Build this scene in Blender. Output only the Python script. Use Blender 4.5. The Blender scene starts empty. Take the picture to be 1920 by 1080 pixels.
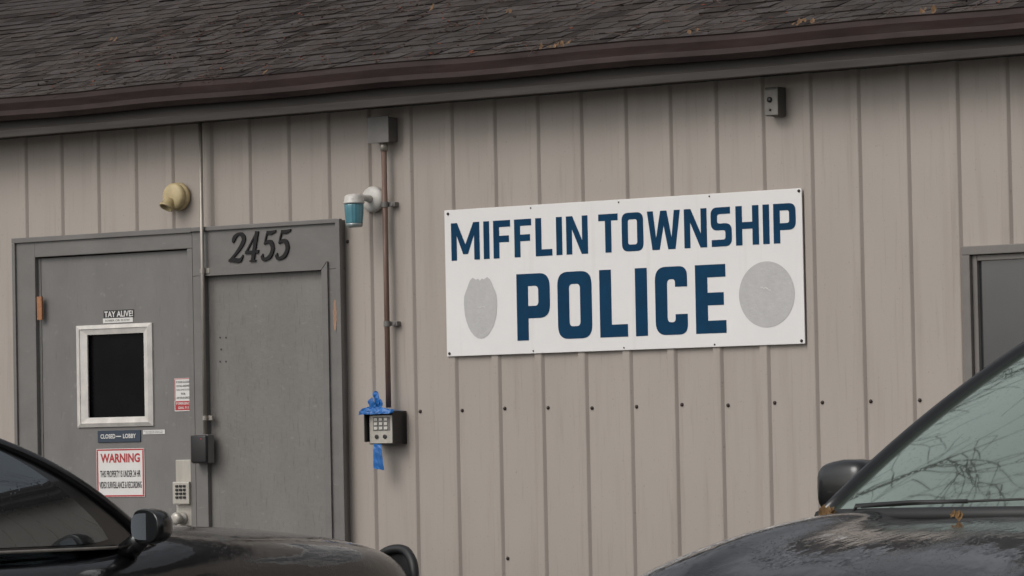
import bpy, bmesh, math, random
from mathutils import Vector, Matrix, noise
random.seed(7)
scene=bpy.context.scene
COL=scene.collection
# ------------------------------------------------------------ camera
TH=math.radians(36.4); F=7700.0; D=18.3; EYE=1.35
PIT=math.atan(297/F); ROLL=0.0195
CAM=Vector((D*math.sin(TH),-D*math.cos(TH),EYE))
fw=Vector((-math.sin(TH)*math.cos(PIT),math.cos(TH)*math.cos(PIT),math.sin(PIT)))
r0=Vector((math.cos(TH),math.sin(TH),0)); u0=r0.cross(fw)
rt=r0*math.cos(ROLL)-u0*math.sin(ROLL); up=u0*math.cos(ROLL)+r0*math.sin(ROLL)
cd=bpy.data.cameras.new("camera"); cam=bpy.data.objects.new("camera",cd); COL.objects.link(cam)
M=Matrix((rt,up,-fw)).transposed().to_4x4(); M.translation=CAM
cam.matrix_world=M; cd.sensor_width=36; cd.lens=F/1920*36; cd.clip_end=2000; cd.clip_start=.1
scene.camera=cam
def ray(px,py): return fw+rt*((px-960)/F)-up*((py-540)/F)
def W(px,py,o=0.0):
    """measured position on a plane standing o metres in front of the wall"""
    d=ray(px,py); t=(-o-CAM.y)/d.y; p=CAM+d*t; return p.x,p.z
def PD(px,py,depth): return CAM+ray(px,py)*depth
# ------------------------------------------------------------ materials
def mk(name,col,rough=.6,metal=0,var=.12,scale=(6,6,6),bump=0,bscale=60,coat=0,col2=None,spec=.5,attr=None,detail=6,thr=None):
    m=bpy.data.materials.new(name); m.use_nodes=True; nt=m.node_tree; N=nt.nodes; L=nt.links
    b=N["Principled BSDF"]; b.inputs["Roughness"].default_value=rough; b.inputs["Metallic"].default_value=metal
    b.inputs["Coat Weight"].default_value=coat; b.inputs["Coat Roughness"].default_value=.03
    b.inputs["Specular IOR Level"].default_value=spec
    tc=N.new("ShaderNodeTexCoord"); mp=N.new("ShaderNodeMapping"); mp.inputs["Scale"].default_value=scale
    L.new(tc.outputs["Object"],mp.inputs[0])
    no=N.new("ShaderNodeTexNoise"); no.inputs["Scale"].default_value=1; no.inputs["Detail"].default_value=detail; no.inputs["Roughness"].default_value=.62
    L.new(mp.outputs[0],no.inputs["Vector"])
    mr=N.new("ShaderNodeMapRange"); lo,hi=(thr or (.3,.7)); mr.inputs[1].default_value=lo; mr.inputs[2].default_value=hi
    L.new(no.outputs["Fac"],mr.inputs[0])
    mx=N.new("ShaderNodeMix"); mx.data_type='RGBA'
    a=[max(0,c*(1-var)) for c in col]+[1]; c2=list(col2)+[1] if col2 else [min(1,c*(1+var)) for c in col]+[1]
    mx.inputs[6].default_value=a; mx.inputs[7].default_value=c2
    L.new(mr.outputs[0],mx.inputs[0]); out=mx.outputs[2]
    if attr:
        at=N.new("ShaderNodeAttribute"); at.attribute_name=attr
        m2=N.new("ShaderNodeMix"); m2.data_type='RGBA'; m2.blend_type='MULTIPLY'; m2.inputs[0].default_value=1
        L.new(out,m2.inputs[6]); L.new(at.outputs["Color"],m2.inputs[7]); out=m2.outputs[2]
    L.new(out,b.inputs["Base Color"])
    if bump:
        n2=N.new("ShaderNodeTexNoise"); n2.inputs["Scale"].default_value=bscale; n2.inputs["Detail"].default_value=4
        L.new(tc.outputs["Object"],n2.inputs["Vector"])
        bp=N.new("ShaderNodeBump"); bp.inputs["Strength"].default_value=bump; bp.inputs["Distance"].default_value=.01
        L.new(n2.outputs["Fac"],bp.inputs["Height"]); L.new(bp.outputs[0],b.inputs["Normal"])
    return m
def overlay(m,scale,lo,hi,col,amt,sc=1,detail=8):
    """second layer of dirt mixed over the base colour"""
    nt=m.node_tree;N=nt.nodes;L=nt.links;b=N["Principled BSDF"]
    src=b.inputs["Base Color"].links[0].from_socket
    tc=N.new("ShaderNodeTexCoord"); mp=N.new("ShaderNodeMapping"); mp.inputs["Scale"].default_value=scale; L.new(tc.outputs["Object"],mp.inputs[0])
    n=N.new("ShaderNodeTexNoise"); n.inputs["Scale"].default_value=sc; n.inputs["Detail"].default_value=detail; L.new(mp.outputs[0],n.inputs["Vector"])
    r=N.new("ShaderNodeMapRange"); r.inputs[1].default_value=lo; r.inputs[2].default_value=hi; r.inputs[4].default_value=amt; L.new(n.outputs["Fac"],r.inputs[0])
    x=N.new("ShaderNodeMix"); x.data_type='RGBA'; x.inputs[7].default_value=(*col,1)
    L.new(r.outputs[0],x.inputs[0]); L.new(src,x.inputs[6]); L.new(x.outputs[2],b.inputs["Base Color"]); return m
SID=mk("siding_paint",(.372,.326,.287),.5,0,.05,(1.3,1.3,.7),bump=.1,bscale=5)
overlay(SID,(12,12,.8),.54,.8,(.25,.21,.18),.5)
overlay(SID,(55,55,3),.58,.8,(.22,.19,.165),.4)
overlay(SID,(90,90,70),.66,.76,(.17,.145,.13),.4,detail=2)
SHI=mk("asphalt_shingle",(.080,.070,.066),.9,0,.3,(9,9,9),bump=.35,bscale=240,attr="tint",spec=.15)
overlay(SHI,(1.1,1.1,1.1),.5,.75,(.045,.040,.037),.5)
overlay(SHI,(60,60,60),.5,.75,(.035,.032,.03),.4,detail=3)
GUT=mk("brown_gutter",(.030,.017,.015),.55,0,.3,(3,3,12),bump=.1,bscale=12,col2=(.052,.033,.030),spec=.3)
overlay(GUT,(3,30,30),.55,.75,(.08,.065,.058),.4)
FAS=mk("grey_fascia",(.058,.051,.046),.6,0,.25,(2,8,30),spec=.25)
DOOR=mk("grey_door_paint",(.165,.157,.150),.5,0,.08,(5,5,3),bump=.08,bscale=14,col2=(.188,.180,.172))
overlay(DOOR,(110,110,10),.60,.75,(.09,.085,.08),.4)
overlay(DOOR,(30,30,30),.64,.72,(.24,.23,.215),.5,detail=4)
DOOR2=mk("grey_panel_paint",(.175,.163,.151),.5,0,.09,(4,4,2),bump=.12,bscale=50,col2=(.198,.186,.172))
overlay(DOOR2,(110,110,14),.57,.72,(.10,.09,.08),.5)
overlay(DOOR2,(26,26,40),.66,.72,(.25,.235,.21),.4,detail=4)
FRAME=mk("grey_frame_paint",(.162,.153,.144),.5,0,.10,(5,5,9),bump=.08,bscale=30)
overlay(FRAME,(20,20,60),.66,.74,(.25,.23,.20),.4,detail=4)
DFRAME=mk("brown_grey_window_frame",(.17,.155,.14),.5,0,.15)
WHT=mk("sign_white",(.76,.74,.725),.45,0,.03,(3,3,3),spec=.3)
overlay(WHT,(20,20,1.2),.6,.85,(.58,.55,.51),.35)
NAVY=mk("navy_vinyl",(.004,.040,.092),.65,0,.12,(8,8,8),spec=.12)
GHOST=mk("faded_vinyl_ghost",(.47,.46,.45),.6,0,.05,(30,30,12),bump=.2,bscale=60)
REM=mk("vinyl_remnant_white",(.6,.58,.56),.5)
STEEL=mk("galvanised_steel",(.36,.33,.29),.42,.5,.2,(20,20,6))
GREYM=mk("grey_enamel_box",(.17,.16,.15),.5,.1,.15,(12,12,12))
BLK=mk("black_plastic",(.018,.017,.017),.4,0,.3)
SILV=mk("brushed_silver",(.46,.43,.38),.4,.3,.12,(40,40,6))
CREAM=mk("aged_cream_enamel",(.50,.40,.22),.5,0,.2,(18,18,18))
WHE=mk("white_enamel",(.56,.54,.50),.4,0,.15,(18,18,18))
overlay(WHE,(60,60,60),.6,.75,(.25,.2,.15),.5)
COPP=mk("weathered_brown_conduit",(.15,.080,.058),.5,.1,.35,(30,30,3),col2=(.25,.17,.135))
RUST=mk("rusty_orange",(.33,.15,.07),.7,0,.3,(40,40,40))
WORN=mk("worn_bare_wood",(.33,.20,.13),.75,0,.3,(40,40,20))
RED=mk("red_ink",(.42,.035,.04),.5,0,.1)
INK=mk("black_ink",(.03,.028,.03),.6,0,.1)
PAP=mk("white_sticker",(.70,.68,.65),.45,0,.05)
LOB=mk("dark_slate_plate",(.035,.05,.075),.4,0,.1)
BLUE=mk("blue_plastic_ribbon",(.012,.12,.38),.35,0,.3,(25,25,25))
TRIMW=mk("dirty_white_trim",(.60,.57,.53),.5,0,.15,(14,14,14))
SCR=mk("dark_screw",(.05,.04,.035),.5,.4,.3)
NUM=mk("black_number_plastic",(.015,.014,.014),.55,0,.2,spec=.25)
ALB=mk("grey_alarm_cover",(.2,.185,.165),.5,0,.15,(20,20,20))
KEY=mk("pale_keys",(.55,.53,.48),.5,0,.1)
def glass(name,base,refl,rough=.02,tint=(1,1,1),bump=0,bs=120):
    m=bpy.data.materials.new(name); m.use_nodes=True; nt=m.node_tree;N=nt.nodes;L=nt.links
    b=N["Principled BSDF"]; tc=N.new("ShaderNodeTexCoord")
    no=N.new("ShaderNodeTexNoise"); no.inputs["Scale"].default_value=5; no.inputs["Detail"].default_value=6; L.new(tc.outputs["Object"],no.inputs["Vector"])
    mx=N.new("ShaderNodeMix"); mx.data_type='RGBA'; mx.inputs[6].default_value=[c*.6 for c in base]+[1]; mx.inputs[7].default_value=[c*1.4 for c in base]+[1]
    L.new(no.outputs["Fac"],mx.inputs[0]); L.new(mx.outputs[2],b.inputs["Base Color"]); b.inputs["Roughness"].default_value=.25
    g=N.new("ShaderNodeBsdfGlossy"); g.inputs["Roughness"].default_value=rough; g.inputs["Color"].default_value=(*tint,1)
    lw=N.new("ShaderNodeFresnel"); lw.inputs["IOR"].default_value=1.5
    ad=N.new("ShaderNodeMath"); ad.operation='ADD'; ad.use_clamp=True; ad.inputs[1].default_value=refl; L.new(lw.outputs[0],ad.inputs[0])
    ms=N.new("ShaderNodeMixShader"); L.new(ad.outputs[0],ms.inputs[0]); L.new(b.outputs[0],ms.inputs[1]); L.new(g.outputs[0],ms.inputs[2])
    if bump:
        v=N.new("ShaderNodeTexVoronoi"); v.inputs["Scale"].default_value=bs; L.new(tc.outputs["Object"],v.inputs["Vector"])
        r=N.new("ShaderNodeMapRange"); r.inputs[1].default_value=.0; r.inputs[2].default_value=.28; r.inputs[3].default_value=1; r.inputs[4].default_value=0; L.new(v.outputs["Distance"],r.inputs[0])
        bp=N.new("ShaderNodeBump"); bp.inputs["Strength"].default_value=bump; bp.inputs["Distance"].default_value=.002
        L.new(r.outputs[0],bp.inputs["Height"]); L.new(bp.outputs[0],g.inputs["Normal"]); L.new(bp.outputs[0],b.inputs["Normal"])
    L.new(ms.outputs[0],N["Material Output"].inputs[0]); return m
DGL=mk("black_door_glass",(.004,.004,.005),.25,0,.3,spec=.12)
WGL=glass("window_glass",(.03,.032,.033),.03,.05)
WSG=glass("windshield_glass",(.10,.125,.098),.58,.035,(.88,1,.86),.10,60)
SGL=glass("tinted_side_glass",(.005,.006,.007),.10,.01,(.85,.95,1),.05,50)
MIRG=glass("mirror_glass",(.02,.02,.02),.06,.05)
TEAL=glass("teal_jar_glass",(.075,.24,.30),.03,.12,(.8,1,1))
CLR=glass("pale_jar_glass",(.25,.29,.28),.05,.1)
PAINT=mk("black_car_paint",(.005,.005,.006),.3,0,.2,(3,3,3),coat=1,spec=.3)
def wet(m):
    nt=m.node_tree;N=nt.nodes;L=nt.links;b=N["Principled BSDF"]
    tc=N.new("ShaderNodeTexCoord"); v=N.new("ShaderNodeTexVoronoi"); v.inputs["Scale"].default_value=80; L.new(tc.outputs["Object"],v.inputs["Vector"])
    r=N.new("ShaderNodeMapRange"); r.inputs[1].default_value=.0; r.inputs[2].default_value=.33; r.inputs[3].default_value=1; r.inputs[4].default_value=0; L.new(v.outputs["Distance"],r.inputs[0])
    mp=N.new("ShaderNodeMapping"); mp.inputs["Scale"].default_value=(1.6,4,2); L.new(tc.outputs["Object"],mp.inputs[0])
    n=N.new("ShaderNodeTexNoise"); n.inputs["Scale"].default_value=1.4; n.inputs["Detail"].default_value=4; L.new(mp.outputs[0],n.inputs["Vector"])
    r2=N.new("ShaderNodeMapRange"); r2.inputs[1].default_value=.42; r2.inputs[2].default_value=.6; L.new(n.outputs["Fac"],r2.inputs[0])
    mu=N.new("ShaderNodeMath"); mu.operation='MULTIPLY'; L.new(r.outputs[0],mu.inputs[0]); L.new(r2.outputs[0],mu.inputs[1])
    bp=N.new("ShaderNodeBump"); bp.inputs["Strength"].default_value=.35; bp.inputs["Distance"].default_value=.003; L.new(mu.outputs[0],bp.inputs["Height"])
    b2=N.new("ShaderNodeBump"); b2.inputs["Strength"].default_value=.35; b2.inputs["Distance"].default_value=.02; L.new(n.outputs["Fac"],b2.inputs["Height"]); L.new(b2.outputs[0],bp.inputs["Normal"])
    L.new(bp.outputs[0],b.inputs["Normal"]); L.new(bp.outputs[0],b.inputs["Coat Normal"])
    # wet sheen patches : roughness breaks up where the film is thin
    r3=N.new("ShaderNodeMapRange"); r3.inputs[1].default_value=.45; r3.inputs[2].default_value=.62; r3.inputs[3].default_value=.02; r3.inputs[4].default_value=.14; L.new(n.outputs["Fac"],r3.inputs[0]); L.new(r3.outputs[0],b.inputs["Coat Roughness"])
wet(PAINT)
SHELL=mk("glossy_black_shell",(.008,.008,.008),.3,0,.2,coat=.6)
RUB=mk("black_rubber",(.015,.015,.015),.5,0,.2)
LENS=glass("headlight_lens",(.35,.35,.36),.12,.05)
TAIL=glass("tail_lamp_lens",(.3,.01,.01),.05,.05)
BARK=mk("grey_bark",(.035,.03,.026),.9,0,.3,(8,8,3),spec=.1)
LEAF=mk("dead_leaves",(.16,.09,.055),.8,0,.5,(30,30,30),attr="tint")
TWIG=mk("twig_bark",(.075,.05,.04),.9,0,.4)
# ------------------------------------------------------------ object helpers
WL={}
def thing(name,label,cat,loc=(0,0,0),rot=0,group=None):
    e=bpy.data.objects.new(name,None); e.empty_display_size=.2; COL.objects.link(e)
    e.location=loc; e.rotation_euler=(0,0,rot); e["label"]=label; e["category"]=cat
    if group: e["group"]=group
    WL[e.name]=Vector(loc); return e
def mesh_of(bm,mats,smooth=False):
    me=bpy.data.meshes.new("m"); bmesh.ops.recalc_face_normals(bm,faces=bm.faces); bm.to_mesh(me); bm.free()
    for m in (mats if isinstance(mats,list) else [mats]): me.materials.append(m)
    if smooth:
        for p in me.polygons: p.use_smooth=True
    return me
def add(name,me,parent=None,label=None,local=False,cat=None,loc=None,group=None,kind=None):
    me.name=name
    o=bpy.data.objects.new(name,me); COL.objects.link(o)
    if parent:
        base=WL[parent.name]
        if not local: me.transform(Matrix.Translation(-base))
        o.parent=parent; WL[o.name]=base
    else:
        if loc is not None:
            me.transform(Matrix.Translation(-Vector(loc))); o.location=loc
        WL[o.name]=Vector(loc or (0,0,0))
    if label:o["label"]=label
    if cat:o["category"]=cat
    if group:o["group"]=group
    if kind:o["kind"]=kind
    return o
def box(bm,x0,x1,y0,y1,z0,z1,bev=0,seg=2):
    if x0>x1:x0,x1=x1,x0
    if y0>y1:y0,y1=y1,y0
    if z0>z1:z0,z1=z1,z0
    r=bmesh.ops.create_cube(bm,size=1); v=r["verts"]
    for q in v: q.co=Vector(((x0+x1)/2+q.co.x*(x1-x0),(y0+y1)/2+q.co.y*(y1-y0),(z0+z1)/2+q.co.z*(z1-z0)))
    if bev:
        e=list({e for q in v for e in q.link_edges})
        bmesh.ops.bevel(bm,geom=e,offset=bev,segments=seg,affect='EDGES',profile=.6)
def tube(bm,pts,rad,seg=10,cap=True):
    pts=[Vector(p) for p in pts]; n=len(pts)
    rads=rad if isinstance(rad,(list,tuple)) else [rad]*n
    rings=[]; prev=None
    for i,p in enumerate(pts):
        t=(pts[min(i+1,n-1)]-pts[max(i-1,0)]).normalized()
        if prev is None:
            a=Vector((0,0,1)) if abs(t.z)<.9 else Vector((1,0,0)); s=t.cross(a).normalized()
        else: s=(prev-t*prev.dot(t)).normalized()
        prev=s; q=t.cross(s)
        rings.append([bm.verts.new(p+(s*math.cos(2*math.pi*k/seg)+q*math.sin(2*math.pi*k/seg))*rads[i]) for k in range(seg)])
    for a,b in zip(rings,rings[1:]):
        for k in range(seg): bm.faces.new((a[k],a[(k+1)%seg],b[(k+1)%seg],b[k]))
    if cap:
        bm.faces.new(rings[0]); bm.faces.new(rings[-1][::-1])
def lathe(bm,c,axis,prof,seg=28):
    c=Vector(c); ax=Vector(axis).normalized()
    a=Vector((0,0,1)) if abs(ax.z)<.9 else Vector((1,0,0)); s=ax.cross(a).normalized(); q=ax.cross(s); R=[]
    for d,r in prof:
        r=max(r,.0004); R.append([bm.verts.new(c+ax*d+(s*math.cos(2*math.pi*k/seg)+q*math.sin(2*math.pi*k/seg))*r) for k in range(seg)])
    for A,B_ in zip(R,R[1:]):
        for k in range(seg): bm.faces.new((A[k],A[(k+1)%seg],B_[(k+1)%seg],B_[k]))
    bm.faces.new(R[0]); bm.faces.new(R[-1][::-1])
def B(): return bmesh.new()
def bpx(bm,px0,py0,px1,py1,o0,o1,bev=0):
    mx,my=(px0+px1)/2,(py0+py1)/2
    x0=W(px0,my,o1)[0]; x1=W(px1,my,o1)[0]; z0=W(mx,py1,o1)[1]; z1=W(mx,py0,o1)[1]
    box(bm,x0,x1,-o1,-o0,z0,z1,bev); return x0,x1,z0,z1
def curve_mesh(contours,extr=0.0):
    cu=bpy.data.curves.new("c",'CURVE'); cu.dimensions='2D'; cu.fill_mode='BOTH'; cu.extrude=extr
    for c in contours:
        s=cu.splines.new('POLY'); s.points.add(len(c)-1); s.use_cyclic_u=True
        for i,p in enumerate(c): s.points[i].co=(p[0],p[1],0,1)
    o=bpy.data.objects.new("c",cu); COL.objects.link(o); dg=bpy.context.evaluated_depsgraph_get()
    me=bpy.data.meshes.new_from_object(o.evaluated_get(dg)); bpy.data.objects.remove(o); return me
ROTX=Matrix.Rotation(math.pi/2,4,'X')
def text_mesh(s,x0,x1,z0,z1,o,mat,bold=0.0,shear=0):
    cu=bpy.data.curves.new("t",'FONT'); cu.body=s; cu.offset=bold; cu.shear=shear; cu.resolution_u=3
    ob=bpy.data.objects.new("t",cu); COL.objects.link(ob); dg=bpy.context.evaluated_depsgraph_get()
    me=bpy.data.meshes.new_from_object(ob.evaluated_get(dg)); bpy.data.objects.remove(ob)
    xs=[v.co.x for v in me.vertices]; ys=[v.co.y for v in me.vertices]
    sx=(x1-x0)/(max(xs)-min(xs)); sy=(z1-z0)/(max(ys)-min(ys)); ax,ay=min(xs),min(ys)
    for v in me.vertices: v.co=Vector((x0+(v.co.x-ax)*sx,-o,z0+(v.co.y-ay)*sy))
    me.materials.clear(); me.materials.append(mat); return me
def join_meshes(ms,mat):
    bm=B()
    for m in ms: bm.from_mesh(m)
    me=bpy.data.meshes.new("j"); bm.to_mesh(me); bm.free(); me.materials.append(mat)
    for p in me.polygons:p.material_index=0
    return me
# ------------------------------------------------------------ layout
XL,XR=-7.0,6.0; ZT=2.905; DEPTH=8.4
xa=W(837,300)[0]; xb=W(1508,300)[0]; RP=(xb-xa)/8
LDX0=W(24,600,.045)[0]+.008; LDZ=W(180,441)[1]
LDX1=W(372,600)[0]
RDX1=W(650,600)[0]; RDZ=W(510,421)[1]
WX0=W(1818,560)[0]; WZ1=W(1860,463)[1]; WX1=WX0+1.15; WZ0=WZ1-1.1
G0=0.12
holes=[(LDX0,LDX1,G0,LDZ),(LDX1,RDX1,G0,RDZ),(WX0,WX1,WZ0,WZ1)]
bld=thing("police_station_building","single-storey tan metal-clad building with dark shingle roof","building",(0,4,0))
bm=B(); prof=[]
k0=int((XL-xa)/RP)-1
prof.append((XL,0))
for k in range(k0,k0+70):
    b=xa+k*RP+random.uniform(-.003,.003)
    for dx,h in ((-.004,0),(.001,.011),(.005,.0125),(.034,.0125),(.038,.011),(.049,0)):
        if XL<b+dx<XR: prof.append((b+dx,h))
prof.append((XR,0))
for h in holes:
    for e in h[:2]:
        i=[j for j in range(len(prof)-1) if prof[j][0]<e<prof[j+1][0]]
        if i:
            j=i[0]; a,b=prof[j],prof[j+1]; t=(e-a[0])/(b[0]-a[0]); prof.insert(j+1,(e,a[1]+t*(b[1]-a[1])))
NZ=14
for (xA,hA),(xB,hB) in zip(prof,prof[1:]):
    xm=(xA+xB)/2; iv=[(G0,ZT)]
    for h in holes:
        if h[0]<xm<h[1]:
            iv=[(G0,h[2]),(h[3],ZT)] if h[2]>G0 else [(h[3],ZT)]
    wide=xB-xA>.1 and (XL+.2<xm<XR-.2)
    for a,b in iv:
        if b-a<=.01: continue
        if not wide:
            bm.faces.new([bm.verts.new(p) for p in ((xA,-hA,a),(xB,-hB,a),(xB,-hB,b),(xA,-hA,b))])
        else:   # very slight oil-canning of the flat pans
            nu=4; G=[]
            for j in range(NZ+1):
                z=a+(b-a)*j/NZ; G.append([bm.verts.new((xA+(xB-xA)*i/nu,-(.003*noise.noise(Vector((xm*9,z*2.3,i*.4)))*math.sin(math.pi*i/nu)),z)) for i in range(nu+1)])
            for j in range(NZ):
                for i in range(nu): f=bm.faces.new((G[j][i],G[j][i+1],G[j+1][i+1],G[j+1][i])); f.smooth=True
for X in (XL,XR):
    bm.faces.new([bm.verts.new(p) for p in ((X,0,G0),(X,DEPTH,G0),(X,DEPTH,ZT),(X,DEPTH/2,ZT+DEPTH/2*.333+.05),(X,0,ZT))])
bm.faces.new([bm.verts.new(p) for p in ((XL,DEPTH,G0),(XR,DEPTH,G0),(XR,DEPTH,ZT),(XL,DEPTH,ZT))])
me=bpy.data.meshes.new("wall"); bm.to_mesh(me); bm.free(); me.materials.append(SID)
wall=add("wall",me,bld,"tan ribbed metal siding with grime streaks")
bm=B(); box(bm,XL-.02,XR+.02,-.03,DEPTH+.02,-.1,G0); add("foundation",mesh_of(bm,mk("concrete",(.3,.29,.27),.9,0,.2)),bld)
bm=B(); box(bm,XL+.1,XR-.1,.25,.3,G0,ZT-.02); add("interior_partition",mesh_of(bm,BLK),bld)
bm=B(); lathe(bm,(0,0,0),(0,-1,0),[(0,.0085),(.003,.0085),(.004,.006),(.008,.005)],8); scm=mesh_of(bm,SCR,True)
zr1=(W(778,773)[1]+W(1714,748)[1])/2; zr2=(W(941,1048)[1]+W(1277,1046)[1])/2; zr3=W(1615,459)[1]
def screw(x,z,o,par):
    s=bpy.data.objects.new("screw",scm); COL.objects.link(s); s.parent=par; s.location=Vector((x,-o,z))-WL[par.name]
for k in range(-9,13):
    b=xa+k*RP+.064
    if b<RDX1+.06: continue
    if not(b>WX0-.02 and b<WX1): screw(b,zr1+random.uniform(-.006,.006),0,wall)
    if k%4==1: screw(b,zr2,0,wall)
screw(W(1615,459)[0],zr3,0,wall); screw(W(652,453)[0],W(652,453)[1],0,wall)
# eaves
GO=.30; FO=.19
zg1=W(960,97,GO)[1]; zg0=W(960,143,GO)[1]
bm=B(); box(bm,XL-.3,XR+.3,-FO,-.004,ZT,ZT+.018)
box(bm,XL-.3,XR+.3,-FO-.025,-FO-.001,ZT-.012,zg1-.012)
box(bm,XL-.3,XR+.3,-FO-.037,-FO-.026,ZT-.014,ZT+.02,.003)
add("fascia",mesh_of(bm,FAS),bld,"grey weathered fascia board and soffit")
sec=[(FO+.028,zg1-.004),(FO+.028,zg0+.002),(GO-.035,zg0),(GO-.012,zg0+.022),(GO-.012,zg0+.045),(GO,zg1-.028),(GO,zg1-.006),(GO+.006,zg1),(GO-.006,zg1+.002),(GO-.008,zg1-.006),
     (GO-.012,zg1-.03),(GO-.024,zg0+.045),(GO-.024,zg0+.026),(GO-.04,zg0+.008),(FO+.034,zg0+.008),(FO+.034,zg1-.004)]
bm=B(); rings=[]
nx=60
for i in range(nx+1):
    X=XL-.32+(XR-XL+.64)*i/nx; dz=.0035*math.sin(i*1.1)+random.uniform(-.001,.001)
    rings.append([bm.verts.new((X,-o,z+dz)) for o,z in sec])
for a,b in zip(rings,rings[1:]):
    n=len(sec)
    for k in range(n): bm.faces.new((a[k],a[(k+1)%n],b[(k+1)%n],b[k]))
bm.faces.new(rings[0]); bm.faces.new(rings[-1][::-1])
gut=add("gutter",mesh_of(bm,GUT),bld,"dark brown metal gutter")
# roof
SL=.333; ang=math.atan(SL); EY=-.235; EZ=zg1-.002
rid=(DEPTH/2-EY); LEN=rid/math.cos(ang)
su=Vector((0,math.cos(ang),math.sin(ang))); sn=Vector((0,-math.sin(ang),math.cos(ang)))
bm=B(); tint=bm.loops.layers.color.new("tint")
def setc(f,c):
    for l in f.loops: l[tint]=(c[0],c[1],c[2],1)
O=Vector((0,EY,EZ)); RX0,RX1=XL-.35,XR+.35
f=bm.faces.new([bm.verts.new(p) for p in (O+Vector((RX0,0,-.01)),O+Vector((RX1,0,-.01)),O+su*LEN+Vector((RX1,0,-.01)),O+su*LEN+Vector((RX0,0,-.01)))]); setc(f,(.3,.3,.3))
f=bm.faces.new([bm.verts.new(p) for p in (O+Vector((RX0,0,-.03)),O+Vector((RX1,0,-.03)),O+Vector((RX1,0,.006)),O+Vector((RX0,0,.006)))]); setc(f,(.4,.4,.4))
by=DEPTH-EY
f=bm.faces.new([bm.verts.new(p) for p in (O+su*LEN+Vector((RX0,0,0)),O+su*LEN+Vector((RX1,0,0)),Vector((RX1,by,EZ)),Vector((RX0,by,EZ)))]); setc(f,(1,1,1))
ex=.122; s=0
while s<LEN-.02:
    X=RX0-random.uniform(0,.2)
    while X<RX1:
        w=random.choice((.06,.08,.09,.11,.14)) if -4.5<X<4.2 else .3
        g=.005
        c=random.uniform(.62,1.35) if random.random()<.6 else random.uniform(.92,1.08); h=random.choice((.003,.004,.007))+random.uniform(0,.0015)
        x0=max(X,RX0); x1=min(X+w-g,RX1)
        if x1-x0>.01:
            lo=s+random.uniform(-.004,.003); hi=min(s+ex+.02,LEN)
            tw=random.uniform(-.001,.001)
            A=O+su*lo+Vector((x0,0,0)); Bq=O+su*lo+Vector((x1,0,0)); C=O+su*hi+Vector((x1,0,0)); Dq=O+su*hi+Vector((x0,0,0))
            v=[bm.verts.new(p) for p in (A+sn*h,Bq+sn*(h+tw),C+sn*.001,Dq+sn*.001,A-sn*.002,Bq-sn*.002)]
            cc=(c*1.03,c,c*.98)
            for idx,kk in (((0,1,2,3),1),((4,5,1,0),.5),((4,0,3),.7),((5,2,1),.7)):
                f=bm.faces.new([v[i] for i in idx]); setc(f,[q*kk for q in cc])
        X+=w
    s+=ex
me=bpy.data.meshes.new("roof"); bm.to_mesh(me); bm.free(); me.materials.append(SHI)
roof=add("roof",me,bld,"dark grey asphalt shingle roof strewn with leaves")
# leaf litter
bm=B(); tint=bm.loops.layers.color.new("tint")
def leaf(p,size,n,c,bm_=None,tl=None):
    bm_=bm_ or bm; tl=tl or tint
    a=random.uniform(0,6.28); n=Vector(n).normalized(); t=n.cross(Vector((math.cos(a),math.sin(a),.1))).normalized(); q=n.cross(t)
    cur=random.uniform(.2,.8)*size
    L_=[(-1,0,cur),(-.35,-.5,.3*size),(.35,-.42,.3*size),(1,0,cur*.8)]; R_=[(1,0,cur*.8),(.35,.42,.3*size),(-.35,.5,.3*size),(-1,0,cur)]
    P=lambda u:p+t*(u[0]*size)+q*(u[1]*size)+n*(u[2]+.003)
    ca=bm_.verts.new(P(L_[0])); cb=bm_.verts.new(P(L_[3])); m1=bm_.verts.new(P((0,0,0)))
    l1=bm_.verts.new(P(L_[1]));l2=bm_.verts.new(P(L_[2]));q1=bm_.verts.new(P(R_[1]));q2=bm_.verts.new(P(R_[2]))
    for ff in ((ca,l1,m1),(l1,l2,m1),(l2,cb,m1),(cb,q1,m1),(q1,q2,m1),(q2,ca,m1)):
        f=bm_.faces.new(ff)
        for l in f.loops: l[tl]=(*c,1)
def rl(s_,x_): return O+su*s_+Vector((x_,0,0))+sn*.010
for i in range(1500):
    if random.random()<.5:
        s_=random.random()**2*LEN; x_=random.uniform(RX0,RX1)
    else:
        s_=1.2+random.gauss(0,.9); x_=random.choice((-2.4,-2.3,-.6,-1.5,.9,1.9))+random.gauss(0,.35)
    if not .02<s_<LEN-.05: continue
    c=random.choice(((.45,.4,.38),(.6,.48,.4),(1.0,.7,.55),(.38,.34,.32),(.7,.6,.55)))
    leaf(rl(s_,x_),random.uniform(.007,.016),sn+Vector((random.uniform(-.3,.3),random.uniform(-.3,.3),0)),c)
for px,py,n in ((1035,90,7),(1515,42,6),(925,18,2),(120,72,2),(1290,62,2),(520,138,1),(1740,20,3),(760,8,2)):
    x_,z_=W(px,py,-EY)
    for i in range(n):
        s_=max(.01,(z_-EZ)/.23+random.gauss(0,.03)) if py<80 and px<1000 else random.uniform(-.03,.05)
        xx=x_-(s_*.6 if s_>.1 else 0)+random.gauss(0,.04)
        leaf(rl(s_,xx)+Vector((0,0,.008)),random.uniform(.012,.024),(random.uniform(-.6,.8),-1,random.uniform(.3,1.3)),(random.uniform(1.7,2.7),random.uniform(1.0,1.4),.9))
me=bpy.data.meshes.new("ll"); bm.to_mesh(me); bm.free(); me.materials.append(LEAF)
o=add("leaf_litter",me,None,"dead brown and orange leaves scattered over the shingle roof",cat="leaves",loc=(0,1,3.2),kind="stuff")
bm=B()
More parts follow.
